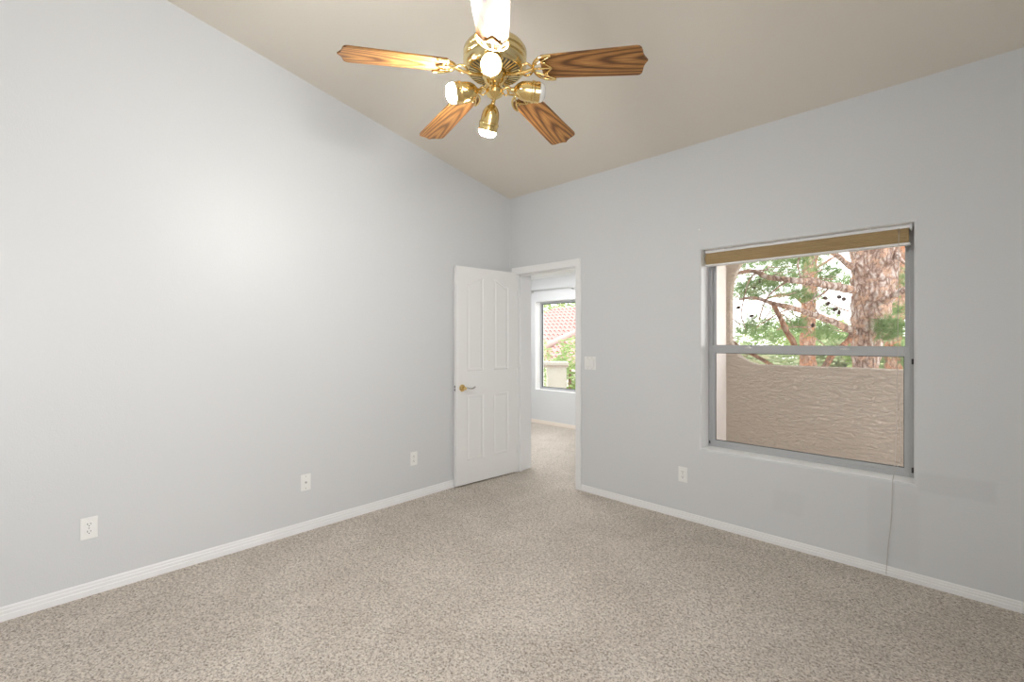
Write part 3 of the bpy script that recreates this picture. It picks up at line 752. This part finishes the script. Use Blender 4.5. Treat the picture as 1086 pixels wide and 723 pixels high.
for pts, r0, r1, mm in (
    ([(912, 309, 5.6), (888, 304, 5.45), (862, 300, 5.35), (838, 297, 5.25), (815, 293, 5.15), (798, 288, 5.05), (780, 291, 4.95)], .052, .020, M_BARK),
    ([(912, 356, 5.6), (889, 344, 5.5), (864, 334, 5.4), (840, 327, 5.3), (818, 321, 5.2), (800, 315, 5.1), (783, 316, 5.0)], .046, .014, M_BARK),
    ([(922, 325, 5.4), (938, 319, 5.25), (955, 311, 5.1), (975, 303, 4.9)], .040, .030, M_BARK),
    ([(820, 322, 5.2), (827, 336, 5.2), (834, 350, 5.2), (842, 366, 5.2)], .024, .034, M_BARK2),
    ([(905, 352, 5.6), (893, 366, 5.4), (882, 378, 5.3), (868, 398, 5.2)], .030, .034, M_BARK2),
    ([(765, 352, 4.9), (785, 369, 4.9), (802, 378, 4.9), (832, 395, 4.9), (860, 420, 5.2)], .014, .026, M_BARK2),
    ([(905, 285, 5.6), (885, 270, 5.5), (865, 262, 5.4), (845, 252, 5.3)], .035, .02, M_BARK),
    ([(880, 304, 5.4), (866, 316, 5.3), (852, 322, 5.2)], .012, .006, M_BARK),
    ([(850, 299, 5.3), (846, 280, 5.3), (852, 262, 5.3)], .012, .006, M_BARK),
    ([(838, 297, 5.25), (825, 305, 5.2), (812, 318, 5.2), (806, 340, 5.1)], .012, .006, M_BARK),
    ([(870, 336, 5.4), (862, 318, 5.3), (872, 302, 5.3)], .010, .005, M_BARK),
    ([(800, 290, 5.1), (792, 302, 5.0), (786, 330, 5.0), (790, 350, 5.0)], .010, .005, M_BARK),
    ([(840, 327, 5.3), (824, 334, 5.2), (803, 348, 5.1)], .012, .005, M_BARK),
    ([(900, 330, 5.5), (888, 325, 5.4), (876, 318, 5.3)], .010, .004, M_BARK),
    ([(946, 262, 5.5), (955, 275, 5.3), (968, 285, 5.2)], .03, .012, M_BARK),
    *twigs,
):
    BR.append(limb(pine, pts, r0, r1, mm)[1])
cone_spots = [(781, 291), (790, 288), (800, 304), (783, 326), (797, 335), (806, 298), (875, 316), (878, 322), (890, 315), (895, 317), (890, 331), (886, 328), (862, 345), (822, 268), (962, 288)]
def cone_bm():
    bm = bmesh.new()
    for k in range(9):
        z = -.035+.0085*k; r = .024*math.sin(PI*(k+1.2)/11)
        for j in range(8):
            a = 2*PI*(j+.5*(k % 2))/8
            c_ = Vector((r*math.cos(a), r*math.sin(a), z)); o_ = Vector((math.cos(a), math.sin(a), .5))*.012; t_ = Vector((-math.sin(a), math.cos(a), 0))*.009
            bm.faces.new((bm.verts.new(c_*.6+t_), bm.verts.new(c_*.6-t_), bm.verts.new(c_+o_)))
    lathe(bm, [(0, -.04), (.012, -.03), (.020, -.005), (.014, .025), (0, .04)], 10)
    return bm
c0 = obj('pine_cone', cone_bm(), M_CONE)
for i, (x, y) in enumerate(cone_spots):
    o = c0 if i == 0 else c0.copy()
    if i: COL.objects.link(o)
    o.parent = pine; o.location = at(*clr(x, y, 5.15))-base; o.rotation_euler = (random.uniform(0, 3), random.uniform(0, 3), 0); o.scale = (.75,)*3
    bm = None
bm = bmesh.new()
for x, y, zd, rx, rz, n in ((812, 268, 5.9, .28, .12, 70), (835, 276, 6.2, .32, .14, 90), (868, 262, 6.2, .25, .16, 50), (806, 305, 5.6, .26, .15, 70), (848, 312, 6.4, .3, .14, 70), (880, 290, 6.3, .16, .15, 30), (795, 278, 7.0, .3, .16, 60), (852, 285, 6.8, .3, .2, 50), (790, 310, 6.6, .22, .12, 40), (826, 300, 7.0, .3, .12, 50),
                            (795, 345, 6.0, .25, .14, 60), (835, 345, 6.2, .3, .12, 70), (870, 352, 6.2, .22, .1, 40), (946, 350, 5.2, .16, .14, 80), (955, 300, 6.0, .2, .2, 40), (955, 330, 6.2, .2, .15, 40), (880, 330, 6.4, .15, .12, 25)):
    needles(bm, at(x, y, zd)-base, (rx, rx, rz), n)
tag(obj('foliage', bm, M_NEEDLE, pine), kind='stuff')

base2 = at(857, 380, 7.6); base2.z = -3
pine2 = empty('pine_tree', base2, 'slender second pine trunk seen left of the big trunk', 'tree')
P4 = [at(858, 700, 7.6), at(858, 420, 7.6), at(857, 380, 7.6), at(857, 340, 7.6), at(859, 300, 7.6), at(860, 260, 7.6), at(862, 180, 7.6), at(862, 40, 7.6)]
P4[0].z = -3.05
sp_ = subdiv_path(P4, 12)
bm = bmesh.new(); tube(bm, [p-base2 for p in sp_], [.125-.04*i/len(sp_) for i in range(len(sp_))], 24, .2, freq=9); obj('trunk', bm, M_BARK2, pine2, smooth=True)
for pts in ([(858, 330, 7.6), (845, 315, 7.4), (828, 312, 7.2), (810, 318, 7)], [(858, 290, 7.6), (872, 280, 7.6), (890, 270, 7.7)], [(857, 350, 7.6), (843, 345, 7.5), (825, 350, 7.3)]):
    limb(pine2, pts, .035, .012, M_BARK2)
bm = bmesh.new()
for x, y, zd, rx, rz, n in ((825, 290, 8, .5, .25, 70), (850, 268, 8.3, .5, .25, 70), (805, 355, 8.2, .5, .2, 80), (850, 355, 8.2, .6, .22, 90), (890, 358, 8.2, .4, .22, 50), (890, 300, 8.5, .3, .2, 30), (800, 300, 9, .7, .35, 90), (870, 300, 9.5, .6, .4, 80), (835, 325, 9, .6, .25, 60)):
    needles(bm, at(x, y, zd)-base2, (rx, rx, rz), n, .18, .009)
tag(obj('foliage', bm, M_NEEDLE, pine2), kind='stuff')

base3 = at(960, 380, 7.2); base3.z = -3
pine3 = empty('pine_tree', base3, 'orange barked pine limb seen right of the big trunk', 'tree')
P4 = [at(953, 700, 7.2), at(950, 420, 7.2), at(946, 385, 7.2), at(950, 340, 7.2), at(958, 300, 7.2), at(962, 265, 7.2), at(955, 200, 7.2), at(950, 60, 7.2)]
P4[0].z = -3.05
sp_ = subdiv_path(P4, 12)
bm = bmesh.new(); tube(bm, [p-base3 for p in sp_], .10, 24, .2, freq=9); obj('trunk', bm, M_BARK2, pine3, smooth=True)
bm = bmesh.new()
for x, y, zd, rx, rz, n in ((955, 370, 7.2, .4, .25, 70), (935, 385, 7.5, .4, .2, 50), (965, 340, 7.2, .3, .25, 40)):
    needles(bm, at(x, y, zd)-base3, (rx, rx, rz), n, .16, .008)
tag(obj('foliage', bm, M_NEEDLE, pine3), kind='stuff')

# leafy trees further away, low behind the balcony wall
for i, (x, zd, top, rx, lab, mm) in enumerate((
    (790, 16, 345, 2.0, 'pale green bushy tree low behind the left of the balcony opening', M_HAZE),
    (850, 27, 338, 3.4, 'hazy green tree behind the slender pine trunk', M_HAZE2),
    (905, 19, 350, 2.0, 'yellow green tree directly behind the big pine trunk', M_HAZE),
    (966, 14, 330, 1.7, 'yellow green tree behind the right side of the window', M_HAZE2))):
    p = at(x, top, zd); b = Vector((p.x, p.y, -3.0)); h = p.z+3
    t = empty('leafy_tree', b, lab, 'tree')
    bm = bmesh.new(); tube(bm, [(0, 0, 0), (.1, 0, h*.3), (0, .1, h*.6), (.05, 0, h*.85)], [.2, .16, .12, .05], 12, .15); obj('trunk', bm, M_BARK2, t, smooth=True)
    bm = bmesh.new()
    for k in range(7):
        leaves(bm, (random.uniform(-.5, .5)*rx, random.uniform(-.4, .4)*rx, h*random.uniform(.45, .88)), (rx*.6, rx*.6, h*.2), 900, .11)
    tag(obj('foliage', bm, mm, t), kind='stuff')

# ------------------------------------------------------------------ neighbour house and trees outside window 2
m = M_TILE = mat('pink_clay_tile', (.75, .45, .36), .85)
L(m, mix(m, noise_n(m, coords(m), 2.5, 4, .7), (.34, .22, .19), (.42, .31, .275)), P(m).inputs['Base Color'])
hb = Vector((-5.6, 8.2, -3.0))
house = empty('house', hb, 'neighbouring house with a pink barrel tile roof, seen through next room window', 'house')
bm = bmesh.new(); box(bm, (-3.5, 0, 0), (.6, 4.2, 3.5)); obj('wall', bm, M_STUCCO_L, house)
bm = bmesh.new()
tw, tl, rise = .21, .34, .42
nx, ny = 24, 15; seg = 6
for j in range(ny):
    rows = []
    for e in (0, 1):
        row = []
        for i in range(nx*seg+1):
            t = (i % seg)/seg; prof_ = math.sin(PI*2*t)
            x = -4.0+i*tw/seg; yy = -.5+(j+e)*tl; z = 3.62+(j+e)*tl*rise+.045*prof_+(.035 if e == 0 else -.0)
            row.append((x, yy, z))
        rows.append([bm.verts.new(q) for q in row])
    low = [bm.verts.new((v.co.x, v.co.y+.004, v.co.z-.045)) for v in rows[0]]
    for i in range(nx*seg):
        bm.faces.new((rows[0][i], rows[0][i+1], rows[1][i+1], rows[1][i])); bm.faces.new((low[i], low[i+1], rows[0][i+1], rows[0][i]))
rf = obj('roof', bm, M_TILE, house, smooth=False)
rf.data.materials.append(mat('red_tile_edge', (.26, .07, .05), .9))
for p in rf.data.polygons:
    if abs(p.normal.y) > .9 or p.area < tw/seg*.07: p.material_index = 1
bm = bmesh.new(); tube(bm, subdiv_path([(-1.2, .2, 3.98), (-.6, 1.6, 4.6), (.1, 3.0, 5.2)], 5), .13, 12); obj('hip_ridge', bm, M_TILE, rf, smooth=True)

def bush(name, x, zd, ytop, rx, zlo, lab, mm, n=1500, sz=.06, cat='tree'):
    p = at(x, ytop, zd); b = Vector((p.x, p.y, -3)); h = p.z+3
    t = empty(name, b, lab, cat)
    bm = bmesh.new(); tube(bm, [(0, 0, 0), (.05, 0, h*.4), (0, .05, h*.85)], [.1, .08, .03], 10, .15); obj('trunk', bm, M_BARK2, t, smooth=True)
    bm = bmesh.new(); leaves(bm, (0, 0, (h+zlo+3)/2), (rx, rx, (h-zlo-3)/2), n, sz); tag(obj('foliage', bm, mm, t), kind='stuff')
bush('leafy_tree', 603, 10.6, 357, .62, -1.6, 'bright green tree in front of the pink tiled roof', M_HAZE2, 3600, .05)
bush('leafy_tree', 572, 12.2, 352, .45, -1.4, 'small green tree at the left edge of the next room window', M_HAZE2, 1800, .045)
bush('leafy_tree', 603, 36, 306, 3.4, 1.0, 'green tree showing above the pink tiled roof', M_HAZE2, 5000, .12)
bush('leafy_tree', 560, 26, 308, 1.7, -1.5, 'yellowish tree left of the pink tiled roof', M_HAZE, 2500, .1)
M_PILLAR = mat('aged_pale_stucco', (.36, .335, .30), .9); bump(M_PILLAR, noise_n(M_PILLAR, coords(M_PILLAR), 20, 4), .5, .02)
L(M_PILLAR, mix(M_PILLAR, noise_n(M_PILLAR, coords(M_PILLAR), 3, 4), (.28, .27, .20), (.42, .39, .35)), P(M_PILLAR).inputs['Base Color'])
# stucco garden pillar with a dark capped rail
gp = at(590, 386, 9.4)
gt = empty('garden_pillar', (gp.x, gp.y, -3.0), 'pale stucco pillar with a thin dark ledge below the green tree', 'pillar', (0, 0, YAW))
bm = bmesh.new(); box(bm, (-.19, -.2, 0), (.19, .2, gp.z+3-.03), .01); obj('shaft', bm, M_PILLAR, gt)
bm = bmesh.new(); box(bm, (-.9, -.22, gp.z+3-.05), (.22, .22, gp.z+3-.008)); obj('ledge', bm, mat('dark_ledge', (.25, .2, .16), .7), gt)
bm = bmesh.new(); box(bm, (-.9, -.23, gp.z+3-.008), (.23, .23, gp.z+3+.05), .005); obj('cap', bm, M_PILLAR, gt)
